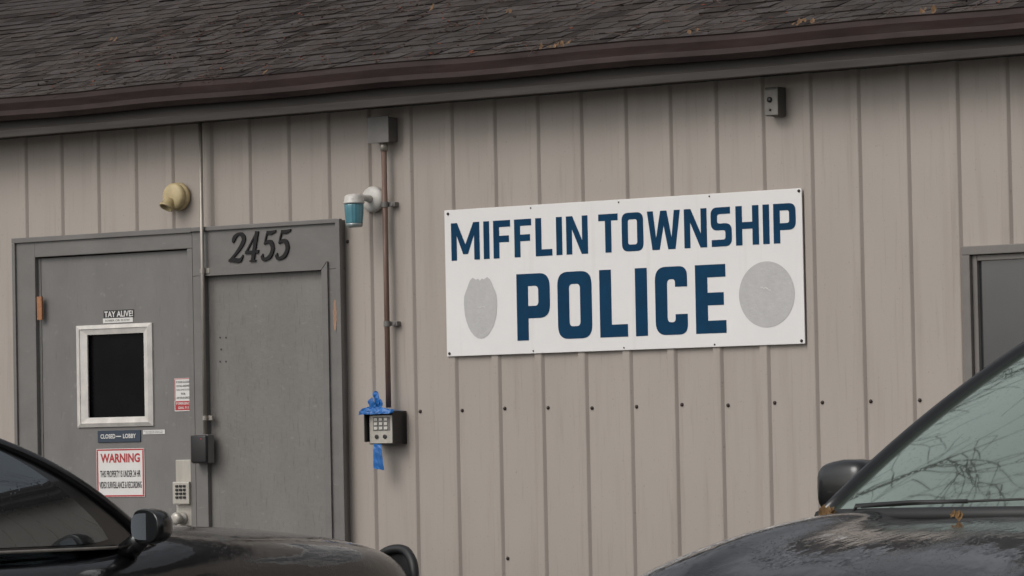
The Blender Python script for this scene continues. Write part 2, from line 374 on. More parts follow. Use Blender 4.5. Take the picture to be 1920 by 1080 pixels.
for i in range(460):
    if random.random()<.35: s_=random.random()*2.6; x_=random.uniform(-4.5,4.5)
    else: s_=abs(random.gauss(1.0,.6)); x_=random.choice((-3.0,-2.6,-.7,.2,1.2,-1.6))+random.gauss(0,.35)
    if i%5==0: s_=random.uniform(0,.12); x_=random.uniform(-4,4)
    a=random.uniform(0,6.28); p=rl(s_,x_); L_=random.uniform(.04,.22)
    d=Vector((math.cos(a),0,0))+su*math.sin(a)
    m_=p+d*L_*.5+Vector((random.uniform(-.02,.02),0,0))+sn*random.uniform(.004,.02)
    tube(bm,[p+sn*.004,m_,p+d*L_+sn*.004],random.uniform(.001,.0024),4,False)
me=mesh_of(bm,TWIG); add("twig_litter",me,None,"thin fallen twigs lying on the shingle roof",cat="twigs",loc=(0,1,3.2),kind="stuff")
# ------------------------------------------------------------ doors
dx0=W(78,650)[0]; dx1=W(361,650)[0]; dz1=W(220,476)[1]
bm=B()
box(bm,LDX0,dx0-.004,-.035,.1,G0,LDZ,.003); box(bm,dx0-.004,LDX1-.002,-.035,.1,dz1+.004,LDZ-.0005,.003)
box(bm,dx1+.004,LDX1-.003,-.0345,.1,G0,dz1+.003,.003)
box(bm,dx0-.004,dx0+.012,-.012,.099,G0,dz1,.002)
box(bm,LDX0-.008,LDX1,-.047,-.036,LDZ-.018,LDZ+.006,.002)
box(bm,LDX0-.008,LDX0+.012,-.0465,-.0355,G0,LDZ-.019,.002)
dfr=add("door_frame",mesh_of(bm,FRAME),bld)
bm=B(); wx0=W(160,700)[0]; wx1=W(279,700)[0]; wz0=W(220,790)[1]; wz1=W(220,620)[1]
Y0,Y1=-.008,.035
DX0=dx0+.013
box(bm,DX0,wx0,Y0,Y1,G0+.01,dz1-.002); box(bm,wx1,dx1,Y0,Y1,G0+.01,dz1-.002)
box(bm,wx0,wx1,Y0,Y1,G0+.01,wz0); box(bm,wx0,wx1,Y0,Y1,wz1,dz1-.002)
door=add("door",mesh_of(bm,DOOR),bld,"grey steel entrance door with small window")
bm=B()
ox0,ox1,oz0,oz1=W(148,700)[0],W(290,700)[0],W(220,800)[1],W(220,608)[1]
def ringf(bm,ox0,ox1,oz0,oz1,ix0,ix1,iz0,iz1,o0,o1,o2):
    outer=[(ox0,oz0),(ox1,oz0),(ox1,oz1),(ox0,oz1)]; inner=[(ix0,iz0),(ix1,iz0),(ix1,iz1),(ix0,iz1)]
    mid=[((a[0]*.6+b[0]*.4),(a[1]*.6+b[1]*.4)) for a,b in zip(outer,inner)]
    R=[[bm.verts.new((x,-o,z)) for x,z in q] for q,o in ((outer,o0),(outer,o1),(mid,o2),(mid,o2-.004),(inner,o1-.002),(inner,o0))]
    for a,b in zip(R,R[1:]):
        for k in range(4): bm.faces.new((a[k],a[(k+1)%4],b[(k+1)%4],b[k]))
ringf(bm,ox0,ox1,oz0,oz1,W(168,700)[0],W(274,700)[0],W(220,782)[1],W(220,626)[1],.006,.016,.026)
add("window_frame",mesh_of(bm,TRIMW),door,"dirty white bevelled frame")
bm=B(); box(bm,wx0,wx1,.008,.014,wz0,wz1); add("window_glass",mesh_of(bm,DGL),door,"black glass pane")
bm=B(); bpx(bm,69,556,78,600,.03,.042,.002)
add("hinge",mesh_of(bm,RUST),door,"rusty orange hinge")
hz2=W(74,578)[1]
bm=B(); box(bm,dx0-.022,dx0+.004,-.044,-.0355,hz2-1.35,hz2-1.25,.002); add("hinge",mesh_of(bm,RUST),door)
bm=B(); bpx(bm,330,862,362,986,.009,.018,.003); bpx(bm,323,903,354,946,.018,.05,.006)
lk=add("keypad_lock",mesh_of(bm,SILV),door,"silver push-button lock")
X0,X1,Z0,Z1=W(328,925,.05)[0],W(351,925,.05)[0],W(338,936,.05)[1],W(338,908,.05)[1]
bm=B()
for i in range(3):
    for j in range(4):
        cx=X0+(X1-X0)*(.18+.3*i); cz=Z0+(Z1-Z0)*(.12+.25*j); box(bm,cx-.0075,cx+.0075,-.056,-.0505,cz-.0055,cz+.0055,.0015)
add("lock_buttons",mesh_of(bm,BLK),door)
bm=B(); hx,hz=W(340,972,.03)
lathe(bm,(hx,-.019,hz),(0,-1,0),[(0,.030),(.01,.030),(.014,.018),(.03,.016),(.034,.027),(.05,.030),(.06,.024),(.063,.01)])
add("handle",mesh_of(bm,SILV,True),door,"round silver door knob")
p0=W(397,700)[0]; p1=W(618,700)[0]; pz=W(508,512)[1]
bm=B()
box(bm,LDX1,RDX1,-.036,.1,pz+.002,RDZ,.003)
box(bm,LDX1,p0-.004,-.036,.1,G0,pz+.001,.003); box(bm,p1+.003,RDX1,-.036,.1,G0,pz+.001,.003)
t=.034
def trim(bm,pts,o0,o1):
    lo=[bm.verts.new((x,-o0,z)) for x,z in pts]; hi=[bm.verts.new((x,-o1,z)) for x,z in pts]; n=len(pts)
    bm.faces.new(lo); bm.faces.new(hi[::-1])
    for k in range(n): bm.faces.new((lo[k],lo[(k+1)%n],hi[(k+1)%n],hi[k]))
trim(bm,[(p0-.02,pz),(p1,pz),(p1+t,pz+t*1.1),(p0-.02,pz+t*1.1)],.037,.05)
trim(bm,[(p1+.001,G0),(p1+t+.001,G0),(p1+t+.001,pz+t*1.1-.001),(p1+.001,pz-.001)],.037,.048)
box(bm,RDX1-.012,RDX1+.014,-.06,-.0365,G0,RDZ+.004,.003)
box(bm,LDX1+.002,RDX1-.013,-.05,-.0365,RDZ-.014,RDZ+.006,.003)
dfr2=add("door_frame",mesh_of(bm,FRAME),bld)
bm=B(); box(bm,p0-.003,p1+.002,-.012,.03,G0+.01,pz-.001)
d2=add("door",mesh_of(bm,DOOR2),bld,"grey boarded door with blistered paint")
for px,py in ((413,633),(424,633),(413,678),(424,678),(415,655)):
    bm=B(); x,z=W(px,py,.012); lathe(bm,(x,-.0125,z),(0,-1,0),[(0,.005),(.001,.005)],8)
    add("bolt_hole",mesh_of(bm,INK),d2)
bm=B(); pl=[];pr_=[]
for i in range(14):
    x,z=W(628,562+i*4.4,.049); pl.append((x-.005-random.uniform(.002,.010)*math.sin(i/13*3.14),z)); pr_.append((x+.004+random.uniform(.001,.010)*math.sin(i/13*3.14),z))
trim(bm,pl+pr_[::-1],.0481,.0489)
add("worn_patch",mesh_of(bm,WORN),dfr2,"scraped patch of bare pale wood")
bm=B()
box(bm,WX0-.012,WX1+.012,-.04,.1,WZ1-.03,WZ1+.006,.003); box(bm,WX0-.012,WX0+.026,-.0395,.1,WZ0,WZ1-.031,.003); box(bm,WX1-.026,WX1+.012,-.0395,.1,WZ0,WZ1-.031,.003)
box(bm,WX0-.03,WX1+.03,-.06,.1,WZ0-.035,WZ0-.001,.004)
box(bm,WX0+.027,WX0+.05,-.02,.09,WZ0,WZ1-.0315,.003); box(bm,WX1-.05,WX1-.027,-.02,.09,WZ0,WZ1-.0315,.003)
box(bm,WX0+.051,WX1-.051,-.02,.09,WZ1-.055,WZ1-.0315,.003); box(bm,WX0+.051,WX1-.051,-.02,.09,WZ0,WZ0+.03,.003)
box(bm,(WX0+WX1)/2-.015,(WX0+WX1)/2+.015,-.018,.02,WZ0+.031,WZ1-.056,.003)
win=add("window",mesh_of(bm,DFRAME),bld,"grey framed sliding window with dark panes")
for a_,b_ in ((WX0+.05,(WX0+WX1)/2-.015),((WX0+WX1)/2+.015,WX1-.05)):
    bm=B(); box(bm,a_,b_,.0,.006,WZ0+.03,WZ1-.055); add("glass",mesh_of(bm,WGL),win)
# ------------------------------------------------------------ police sign
so0,so1=.0145,.0215
sx0=(W(833,395,so1)[0]+W(838,669,so1)[0])/2; sx1=(W(1503,352,so1)[0]+W(1509,644,so1)[0])/2
sz1=(W(833,395,so1)[1]+W(1503,352,so1)[1])/2; sz0=(W(838,669,so1)[1]+W(1509,644,so1)[1])/2
sign=thing("police_sign","white rectangular sign with navy lettering on ribbed metal wall","sign",((sx0+sx1)/2,-so0,sz0))
bm=B(); box(bm,sx0,sx1,-so1,-so0,sz0,sz1,.002); add("panel",mesh_of(bm,WHT),sign)
def fil(pts,n=7):
    out=[];N_=len(pts)
    for i,p in enumerate(pts):
        r=p[2] if len(p)>2 else 0
        P=Vector(p[:2])
        if r<=0: out.append((P.x,P.y)); continue
        a=Vector(pts[i-1][:2])-P; b=Vector(pts[(i+1)%N_][:2])-P
        r=min(r,a.length*.5,b.length*.5); a.normalize(); b.normalize(); A=P+a*r; Bv=P+b*r
        for k in range(n+1):
            t=k/n; q=A*(1-t)**2+P*2*t*(1-t)+Bv*t*t
            out.append((q.x,q.y))
    return out
def glyph(ch,sv,sh):
    R=.2; ri=.07
    w={'M':.93,'I':sv,'F':.55,'L':.53,'N':.68,'T':.6,'O':.66,'W':1.0,'S':.62,'H':.68,'P':.65,'C':.6,'E':.56}[ch]
    if ch=='I': c=[[(0,0),(w,0),(w,1),(0,1)]]
    elif ch=='L': c=[[(0,0),(w,0),(w,sh),(sv,sh),(sv,1),(0,1)]]
    elif ch=='T': c=[[(w/2-sv/2,0),(w/2+sv/2,0),(w/2+sv/2,1-sh),(w,1-sh),(w,1),(0,1),(0,1-sh),(w/2-sv/2,1-sh)]]
    elif ch=='F': c=[[(0,0),(sv,0),(sv,.42),(w*.92,.42),(w*.92,.42+sh),(sv,.42+sh),(sv,1-sh),(w,1-sh),(w,1),(0,1)]]
    elif ch=='E': c=[[(0,0),(w,0),(w,sh),(sv,sh),(sv,.5-sh/2),(w*.93,.5-sh/2),(w*.93,.5+sh/2),(sv,.5+sh/2),(sv,1-sh),(w,1-sh),(w,1),(0,1)]]
    elif ch=='H': c=[[(0,0),(sv,0),(sv,.5-sh/2),(w-sv,.5-sh/2),(w-sv,0),(w,0),(w,1),(w-sv,1),(w-sv,.5+sh/2),(sv,.5+sh/2),(sv,1),(0,1)]]
    elif ch=='N': c=[[(0,0),(sv*.95,0),(sv*.95,.66),(w-sv*1.05,0),(w,0),(w,1),(w-sv*.95,1),(w-sv*.95,.36),(sv*1.05,1),(0,1)]]
    elif ch=='M': c=[[(0,0),(sv*.95,0),(sv*.95,.66),(w/2-.08,.16),(w/2+.08,.16),(w-sv*.95,.66),(w-sv*.95,0),(w,0),(w,1),(w-sv*1.05,1),(w/2,.42),(sv*1.05,1),(0,1)]]
    elif ch=='W': c=[[(x*w,y) for x,y in ((0,1),(.15,0),(.37,0),(.5,.62),(.63,0),(.85,0),(1,1),(.82,1),(.735,.3),(.595,1),(.405,1),(.265,.3),(.18,1))]]
    elif ch=='O': c=[[(0,0,R),(w,0,R),(w,1,R),(0,1,R)],[(sv,sh,ri),(w-sv,sh,ri),(w-sv,1-sh,ri),(sv,1-sh,ri)]]
    elif ch=='P': c=[[(0,0),(sv,0),(sv,.33),(w,.33,R),(w,1,R),(0,1)],[(sv,.33+sh),(w-sv,.33+sh,ri),(w-sv,1-sh,ri),(sv,1-sh)]]
    elif ch=='C': c=[[(0,0,R),(w,0,R),(w,.3),(w-sv,.3),(w-sv,sh,ri),(sv,sh,ri),(sv,1-sh,ri),(w-sv,1-sh,ri),(w-sv,.7),(w,.7),(w,1,R),(0,1,R)]]
    elif ch=='S': c=[[(.02,0),(w,0,R),(w,.5+sh/2,R),(sv,.5+sh/2,ri),(sv,1-sh,ri),(w-.04,1-sh),(w-.04,1),(0,1,R),(0,.5-sh/2,R),(w-sv,.5-sh/2,ri),(w-sv,sh,ri),(.02,sh)]]
    return w,[fil(q) for q in c]
def word(s,xA,xB,zA,zB,o,sv,sh,gap):
    cs=[];x=0
    for ch in s:
        w,c=glyph(ch,sv,sh); cs.append([[(px+x,py) for px,py in q] for q in c]); x+=w+gap
    tot=x-gap; ms=[]
    for c in cs:
        me=curve_mesh([[(xA+px/tot*(xB-xA),zA+py*(zB-zA)) for px,py in q] for q in c])
        me.transform(Matrix.Translation((0,-o,0))@ROTX); ms.append(me)
    return ms
lo=so1+.0012
z1a=(W(845,419,lo)[1]+W(1490,380,lo)[1])/2; z1b=(W(845,488,lo)[1]+W(1492,456,lo)[1])/2
z2a=(W(970,514,lo)[1]+W(1358,495,lo)[1])/2; z2b=(W(970,640,lo)[1]+W(1360,623,lo)[1])/2
ms=word("MIFFLIN",W(846,455,lo)[0],W(1102,440,lo)[0],z1b,z1a,lo,.19,.175,.13)
add("lettering",join_meshes(ms,NAVY),sign)
ms=word("TOWNSHIP",W(1122,435,lo)[0],W(1492,420,lo)[0],z1b,z1a,lo,.19,.175,.12)
add("lettering",join_meshes(ms,NAVY),sign)
ms=word("POLICE",W(969,575,lo)[0],W(1361,560,lo)[0],z2b,z2a,lo,.225,.185,.15)
add("lettering",join_meshes(ms,NAVY),sign,"large navy word POLICE")
cx,cz=W(1437.5,552,lo); Rr=(W(1437,490,lo)[1]-W(1437,614,lo)[1])/2
me=curve_mesh([[(cx+Rr*math.cos(a*math.pi/36),cz+Rr*math.sin(a*math.pi/36)) for a in range(72)]]); me.transform(Matrix.Translation((0,-lo,0))@ROTX); me.materials.append(GHOST)
add("emblem_ghost",me,sign,"faded grey disc where emblem was removed")
bx0,bx1=W(870,577,lo)[0],W(932,577,lo)[0]; bz0,bz1=W(901,635,lo)[1],W(901,520,lo)[1]
sh=[(.5,0),(.6,.01),(.7,.05),(.80,.12),(.88,.20),(.94,.30),(.98,.40),(.995,.5),(1,.60),(.985,.70),(.95,.76),(.90,.83),(.86,.89),(.80,.96),(.72,1),(.62,.965),(.56,.98),(.5,.945)]
sh=sh+[(1-a,b) for a,b in sh[::-1][1:-1]]
me=curve_mesh([[(bx0+(bx1-bx0)*a+random.uniform(-.0008,.0008),bz0+(bz1-bz0)*b) for a,b in sh]]); me.transform(Matrix.Translation((0,-lo,0))@ROTX); me.materials.append(GHOST)
add("badge_ghost",me,sign,"faded grey badge outline where emblem was removed")
for (cx_,cy_,n_) in ((1436,538,5),(904,577,3)):
    top=[];bot=[]
    for i in range(n_*2):
        x,z=W(cx_-n_*2.2+i*2.4,cy_+random.uniform(-2,2)+i*(.8 if cx_>1000 else 0),lo); top.append((x,z+.001+random.uniform(0,.003))); bot.append((x,z-.001))
    bm=B(); trim(bm,bot+top[::-1],lo+.0005,lo+.001)
    add("vinyl_remnant",mesh_of(bm,REM),sign)
for px,py in ((840,401),(1498,358),(843,663),(1503,639),(995,390),(1160,379),(1330,368),(1000,658),(1170,652),(1340,646)):
    x,z=W(px,py,so1); s=bpy.data.objects.new("screw",scm); COL.objects.link(s); s.parent=sign; s.location=Vector((x,-so1,z))-WL[sign.name]; s.scale=(.8,.8,.8) if px in(840,1498,843,1503) else (.45,.5,.45)
# ------------------------------------------------------------ house numbers
def cat(pts,n=8):
    out=[]
    P=[pts[0]]+pts+[pts[-1]]
    for i in range(1,len(P)-2):
        for k in range(n):
            t=k/n; q=[]
            for c in range(3):
                a,b,c_,d=P[i-1][c],P[i][c],P[i+1][c],P[i+2][c]
                q.append(.5*((2*b)+(-a+c_)*t+(2*a-5*b+4*c_-d)*t*t+(-a+3*b-3*c_+d)*t**3))
            out.append(q)
    out.append(list(pts[-1])); return out
def strk(bm,pts,fx,o0,o1,k_=1):
    P=cat(pts); L_=[];R_=[]
    for i,p in enumerate(P):
        a=P[max(i-1,0)];b=P[min(i+1,len(P)-1)]; t=Vector((b[0]-a[0],b[1]-a[1])).normalized(); n=Vector((-t.y,t.x))*max(p[2]*k_,.012)/2
        L_.append(fx(p[0]+n.x,p[1]+n.y)); R_.append(fx(p[0]-n.x,p[1]-n.y))
    V=[[bm.verts.new((q[0],-o,q[1])) for q in S] for S,o in ((L_,o1),(R_,o1),(L_,o0),(R_,o0))]
    for i in range(len(P)-1):
        for a,b in ((0,1),(1,3),(3,2),(2,0)): bm.faces.new((V[a][i],V[a][i+1],V[b][i+1],V[b][i]))
    for i in (0,-1): bm.faces.new((V[0][i],V[1][i],V[3][i],V[2][i]))
DIG={'2':[[(.14,.66,.10),(.16,.8,.26),(.34,.93,.14),(.58,.93,.16),(.76,.76,.28),(.66,.55,.24),(.42,.32,.16),(.14,.12,.12)],[(.04,.08,.10),(.25,.11,.2),(.5,.08,.2),(.74,.09,.18),(.86,.24,.07)]],
'4':[[(.62,.98,.09),(.4,.70,.10),(.12,.36,.11)],[(.04,.32,.14),(.5,.32,.14),(.92,.33,.14)],[(.64,1.0,.28),(.62,.6,.28),(.6,.04,.28)],[(.42,.03,.07),(.62,.03,.07),(.82,.03,.07)]],
'5':[[(.28,.93,.15),(.55,.92,.17),(.86,.97,.09)],[(.30,.98,.10),(.25,.8,.10),(.2,.55,.09)],[(.2,.56,.08),(.4,.63,.14),(.66,.58,.22),(.80,.38,.28),(.70,.17,.24),(.46,.07,.15),(.24,.07,.16),(.12,.2,.2)]]}
for ch,pa,pb in [('2',428,466),('4',457,492),('5',487,521),('5',514,549)]:
    mid=(pa+pb)/2; yo=-(mid-488)*.062
    xA=W(pa,461+yo,.04)[0]; xB=W(pb,461+yo,.04)[0]; zB=W(mid,433+yo,.04)[1]; zA=W(mid,490+yo,.04)[1]
    fx=lambda a,b:(xA+(xB-xA)*(a*.82+b*.24-.03),zA+(zB-zA)*b)
    bm=B()
    for i,s_ in enumerate(DIG[ch]): strk(bm,s_,fx,.0365,.043+i*.0006,.76)
    add("house_number",mesh_of(bm,NUM),None,"black italic numeral %s screwed above grey door"%ch,cat="house number",loc=((xA+xB)/2,-.0365,zA),group="house numbers above the door")
# ------------------------------------------------------------ door signs
def plate(name,label,px0,py0,px1,py1,o0,o1,mat,cat_):
    x0,z=W(px0,(py0+py1)/2,o1); x1=W(px1,(py0+py1)/2,o1)[0]; z0=W((px0+px1)/2,py1,o1)[1]; z1=W((px0+px1)/2,py0,o1)[1]
    t_=thing(name,label,cat_,((x0+x1)/2,-o0,z0)); bm=B(); box(bm,x0,x1,-o1,-o0,z0,z1,.0008,1); add("panel",mesh_of(bm,mat),t_)
    def T(s,u0_,u1_,v0,v1,m,bold=.0):
        me=text_mesh(s,x0+(x1-x0)*u0_,x0+(x1-x0)*u1_,z1-(z1-z0)*v1,z1-(z1-z0)*v0,o1+.0008,m,bold); add("lettering",me,t_)
    def R(u0_,u1_,v0,v1,m,nm="stripe"):
        bm=B(); box(bm,x0+(x1-x0)*u0_,x0+(x1-x0)*u1_,-o1-.0005,-o1+.0002,z1-(z1-z0)*v1,z1-(z1-z0)*v0); add(nm,mesh_of(bm,m),t_)
    return T,R
T,R=plate("warning_sign","white warning sign with red border on grey door",181,841,271,932,.009,.012,PAP,"sign")
R(0.01,.99,.01,.04,RED,"border");R(.01,.99,.96,.99,RED,"border");R(.01,.04,.045,.955,RED,"border");R(.96,.99,.045,.955,RED,"border")
T("WARNING",.09,.91,.1,.29,RED,.035);T("THIS PROPERTY IS UNDER 24 HR",.08,.92,.45,.59,INK,.02);T("VIDEO SURVEILLANCE & RECORDING",.06,.94,.68,.82,INK,.02)
T,R=plate("notice_sticker","small white and red notice sticker on grey door",327,709,361,771,.009,.0105,PAP,"sticker")
R(.04,.96,.69,.97,RED,"red_band");R(0.02,.98,.01,.03,RED,"border");R(.02,.06,.04,.68,RED,"border");R(.94,.98,.04,.68,RED,"border")
for i,s_ in enumerate(("IF DOOR IS LOCKED","OR NO ANSWER","CALL (614) 525-3333","FOR","ASK FOR AN OFFICER")):
    a=.12 if s_!="FOR" else .38; T(s_,a,1-a,.08+i*.12,.15+i*.12,INK,.01)
T("IF EMERGENCY",.1,.9,.725,.80,PAP,.02);T("DIAL 911",.22,.78,.855,.93,PAP,.02)
T,R=plate("lobby_sign","dark slate sliding plate reading closed lobby",183,807,263,829,.009,.014,LOB,"sign")
T("CLOSED",.07,.42,.3,.68,PAP,.02);R(.44,.55,.47,.55,PAP);T("LOBBY",.6,.9,.3,.68,PAP,.02)
T,R=plate("label_sticker","narrow white label sticker on grey door",268,806,309,814,.009,.0105,PAP,"sticker")
T("IF NO ANSWER PLEASE CALL",.05,.95,.2,.42,INK);T("FOR ASSISTANCE AFTER HOURS",.12,.9,.58,.8,INK)
T,R=plate("bumper_sticker","torn black and white sticker above door window",194,581,251,596,.009,.0102,INK,"sticker")
T("TAY ALIVE!",.03,.97,.12,.88,PAP,.02)
T,R=plate("sticker_strip","torn pale strip sticker above door window",193,596,249,605,.009,.0102,PAP,"sticker")
T("SOBER OR SLOW",.08,.9,.3,.7,FAS,.0)
# ------------------------------------------------------------ left conduit + card reader
o=.062; xt,zt=W(374,228,o); xb_,zb=W(386,818,o); xm=(xt+xb_)/2
con=thing("conduit","thin galvanised steel conduit running down between two doors","conduit",(xm,-.06,zb))
bm=B(); tube(bm,[(xm,-o,zb),(xm,-o,zt+.02)],.0095,12); add("pipe",mesh_of(bm,STEEL,True),con)
for py in (508,784):
    bm=B(); x,z=W(382,py,o); tube(bm,[(xm,-o,z-.01),(xm,-o,z+.01)],.013,12); box(bm,xm-.012,xm+.035,-.053,-.04,z-.011,z+.011,.002); add("strap",mesh_of(bm,STEEL),con)
cr=thing("card_reader","black card reader on grey backing box beside grey door","card reader",(W(375,870,.07)[0],-.04,W(375,870,.07)[1]))
bm=B(); q=bpx(bm,359,815,390,869,.038,.085,.005); add("backing_box",mesh_of(bm,GREYM),cr)
bm=B(); bpx(bm,357,816,386,868,.0855,.105,.008); add("reader_face",mesh_of(bm,BLK,True),cr)
bm=B(); x,z=W(377,823,.106); box(bm,x-.003,x+.003,-.107,-.1045,z-.003,z+.003); add("indicator_light",mesh_of(bm,RED),cr)
# ------------------------------------------------------------ junction box + right conduit
jb=thing("junction_box","grey metal junction box under the eave","junction box",(W(710,268,.08)[0],0,W(710,268,.08)[1]))
bm=B(); jq=bpx(bm,690,220,727,266,.002,.075,.004); add("housing",mesh_of(bm,GREYM),jb)
bm=B(); bpx(bm,688,218,728,268,.0755,.082,.003); add("cover",mesh_of(bm,GREYM),jb)
o=.045; xt,zt=W(718,272,o); xb_,zb=W(730,752,o); xm=(xt+xb_)/2
zt=jq[2]
con2=thing("conduit","brown weathered conduit running from junction box to intercom","conduit",(xm,-.02,zb))
bm=B(); tube(bm,[(xm,-o,zb-.03),(xm,-o,zt)],.0125,12); add("pipe",mesh_of(bm,COPP,True),con2)
bm=B(); tube(bm,[(xm,-o,zt-.04),(xm,-o,zt-.001)],.018,12); add("coupling",mesh_of(bm,STEEL,True),con2)
for py in (383,607):
    bm=B(); x,z=W(728,py,o); tube(bm,[(xm,-o,z-.012),(xm,-o,z+.012)],.016,12); box(bm,xm+.006,xm+.046,-.032,-.002,z-.010,z+.010,.002); lathe(bm,(xm+.034,-.032,z),(0,-1,0),[(0,.006),(.004,.005)],8); add("strap",mesh_of(bm,GREYM),con2)
# ------------------------------------------------------------ intercom
o1=.085; ix,iz=W(720,833,o1)
ic=thing("intercom","black keypad intercom with blue ribbon tied over it","intercom",(ix,0,iz))
bm=B(); x0,x1,z0,z1=bpx(bm,692,776,740,833,.002,o1,.004)
box(bm,x0-.006,x0-.0005,-.115,-.002,z0+.012,z1+.006,.002); box(bm,x1+.0005,x1+.006,-.105,-.002,z0+.0,z1+.006,.002); box(bm,x0-.006,x1+.006,-.118,-.002,z1+.0065,z1+.012,.002)
add("housing",mesh_of(bm,BLK),ic)
bm=B(); box(bm,x0+.008,x1-.004,-.092,-.0855,z0+.004,z1-.006,.002); fp=add("face_plate",mesh_of(bm,SILV),ic)
Wd,Ht=x1-x0,z1-z0
bm=B(); box(bm,x0+Wd*.2,x1-Wd*.14,-.0935,-.0921,z0+Ht*.44,z1-Ht*.1,.0005); add("keypad_surround",mesh_of(bm,GREYM),ic)
for i in range(3):
    for j in range(3):
        cx=x0+Wd*(.32+.195*i); cz=z0+Ht*(.53+.145*j); bm=B(); box(bm,cx-.0095,cx+.0095,-.0975,-.0936,cz-.0065,cz+.0065,.0012); add("key",mesh_of(bm,KEY),ic)
for i in range(2):
    cx=x0+Wd*(.34+.32*i); cz=z0+Ht*.25; bm=B(); lathe(bm,(cx,-.0925,cz),(0,-1,0),[(0,.010),(.004,.010),(.005,.006)],14); add("button",mesh_of(bm,BLK),ic)
rb=thing("blue_ribbon","crumpled blue plastic ribbon tied in a bow over intercom","ribbon",(ix,-.08,z1))
def sheet(name,rows,amp=.005,seed=0,nu=6):
    """rows: list of (left point, right point) ; interpolated and crumpled"""
    bm=B(); L_=cat([list(a) for a,b in rows],5); R_=cat([list(b) for a,b in rows],5); G=[]
    for j,(a,b) in enumerate(zip(L_,R_)):
        a=Vector(a);b=Vector(b); row_=[]
        for i in range(nu+1):
            p=a.lerp(b,i/nu); q=p*55+Vector((seed,seed,0)); p=p+Vector((noise.noise(q)*amp*.6,-abs(noise.noise(q+Vector((9,0,0))))*amp*2.4,noise.noise(q+Vector((0,9,0)))*amp*.6)); row_.append(bm.verts.new(p))
        G.append(row_)
    for a,b in zip(G,G[1:]):
        for k in range(nu): bm.faces.new((a[k],a[k+1],b[k+1],b[k]))
    ob=add(name,mesh_of(bm,BLUE,False),rb); so=ob.modifiers.new("s",'SOLIDIFY'); so.thickness=.0012
T1=z1+.014; xc=(x0+x1)/2-.002
sheet("wrap",[((x0-.026,-.122,T1-.018),(x0-.022,-.122,T1-.002)),((x0-.004,-.124,T1-.014),(x0-.002,-.12,T1+.012)),((xc-.02,-.126,T1-.016),(xc-.02,-.118,T1+.022)),((xc+.02,-.126,T1-.014),(xc+.02,-.118,T1+.018)),((x1-.004,-.124,T1-.014),(x1-.002,-.118,T1+.008)),((x1+.014,-.11,T1-.008),(x1+.014,-.1,T1+.004))],.004,1)
sheet("wrap",[((x0-.01,-.12,T1+.001),(x0-.01,-.03,T1+.001)),((xc,-.118,T1+.006),(xc,-.03,T1+.004)),((x1+.01,-.118,T1+.001),(x1+.01,-.03,T1+.001))],.003,4)
sheet("bow_loop",[((xc-.008,-.115,T1+.012),(xc+.01,-.115,T1+.010)),((xc-.034,-.12,T1+.018),(xc-.010,-.125,T1+.044)),((xc-.044,-.12,T1+.040),(xc-.022,-.12,T1+.062)),((xc-.04,-.12,T1+.052),(xc-.030,-.12,T1+.056))],.004,7)
sheet("bow_loop",[((xc-.014,-.11,T1+.012),(xc+.016,-.115,T1+.010)),((xc-.012,-.115,T1+.045),(xc+.024,-.125,T1+.040)),((xc-.016,-.12,T1+.075),(xc+.014,-.12,T1+.078)),((xc-.010,-.12,T1+.088),(xc-.000,-.12,T1+.09))],.004,12)
sheet("bow_loop",[((xc-.002,-.115,T1+.008),(xc+.006,-.12,T1+.02)),((xc+.020,-.12,T1+.012),(xc+.016,-.125,T1+.05)),((xc+.036,-.12,T1+.022),(xc+.030,-.12,T1+.052)),((xc+.042,-.12,T1+.034),(xc+.038,-.12,T1+.044))],.004,17)
zt1=z0+.002; ta=W(701,838,.09)[0]; tb=W(715,838,.09)[0]; tc_=W(701,881,.09)[0]; td=W(721,881,.09)[0]; tz=W(710,880,.09)[1]
sheet("tail",[((ta,-.09,zt1),(tb,-.09,zt1)),((ta,-.094,zt1-.04),(tb+.006,-.094,zt1-.04)),((tc_,-.092,tz+.004),(td,-.092,tz-.004))],.002,21)
# ------------------------------------------------------------ wall lamps
def lamp(label,bpxy,R0,mat):
    bx,bz=W(*bpxy,.01); t_=thing("wall_lamp",label,"lamp",(bx,0,bz))
    bm=B(); lathe(bm,(bx,-.0126,bz),(0,-1,0),[(0,R0),(.012,R0),(.022,R0*.93),(.028,R0*.6),(.03,R0*.35)],32); add("base",mesh_of(bm,mat,True),t_)
    return t_,bx,bz
t_,bx,bz=lamp("aged cream round wall lamp missing its glass jar",(337,369),.067,CREAM)
bm=B()
lathe(bm,(bx,-.036,bz),(0,-1,0),[(0,.054),(.003,.062),(.014,.064),(.022,.063),(.030,.058),(.035,.046),(.037,.025),(.0375,.005)],36); add("hood",mesh_of(bm,CREAM,True),t_)
bm=B(); lathe(bm,(bx-.010,-.070,bz-.014),(-.12,-.6,-1),[(0,.022),(.012,.027),(.034,.029),(.038,.034),(.047,.034),(.0471,.027),(.034,.026)],28); add("socket_collar",mesh_of(bm,CREAM,True),t_)
t_,bx,bz=lamp("white jelly-jar wall lamp with teal glass",(702,374),.060,WHE)
bm=B(); tube(bm,[(bx,-.03,bz+.0),(bx,-.08,bz+.004),(bx,-.13,bz+.006),(bx,-.15,bz-.002)],[.018,.015,.016,.02],16); add("arm",mesh_of(bm,WHE,True),t_)
cx,cz=W(667,376,.15)
bm=B(); lathe(bm,(bx,-.16,cz+.03),(0,0,-1),[(0,.012),(.004,.034),(.012,.043),(.034,.046),(.038,.049),(.044,.049),(.045,.04)],32); add("cap",mesh_of(bm,WHE,True),t_)
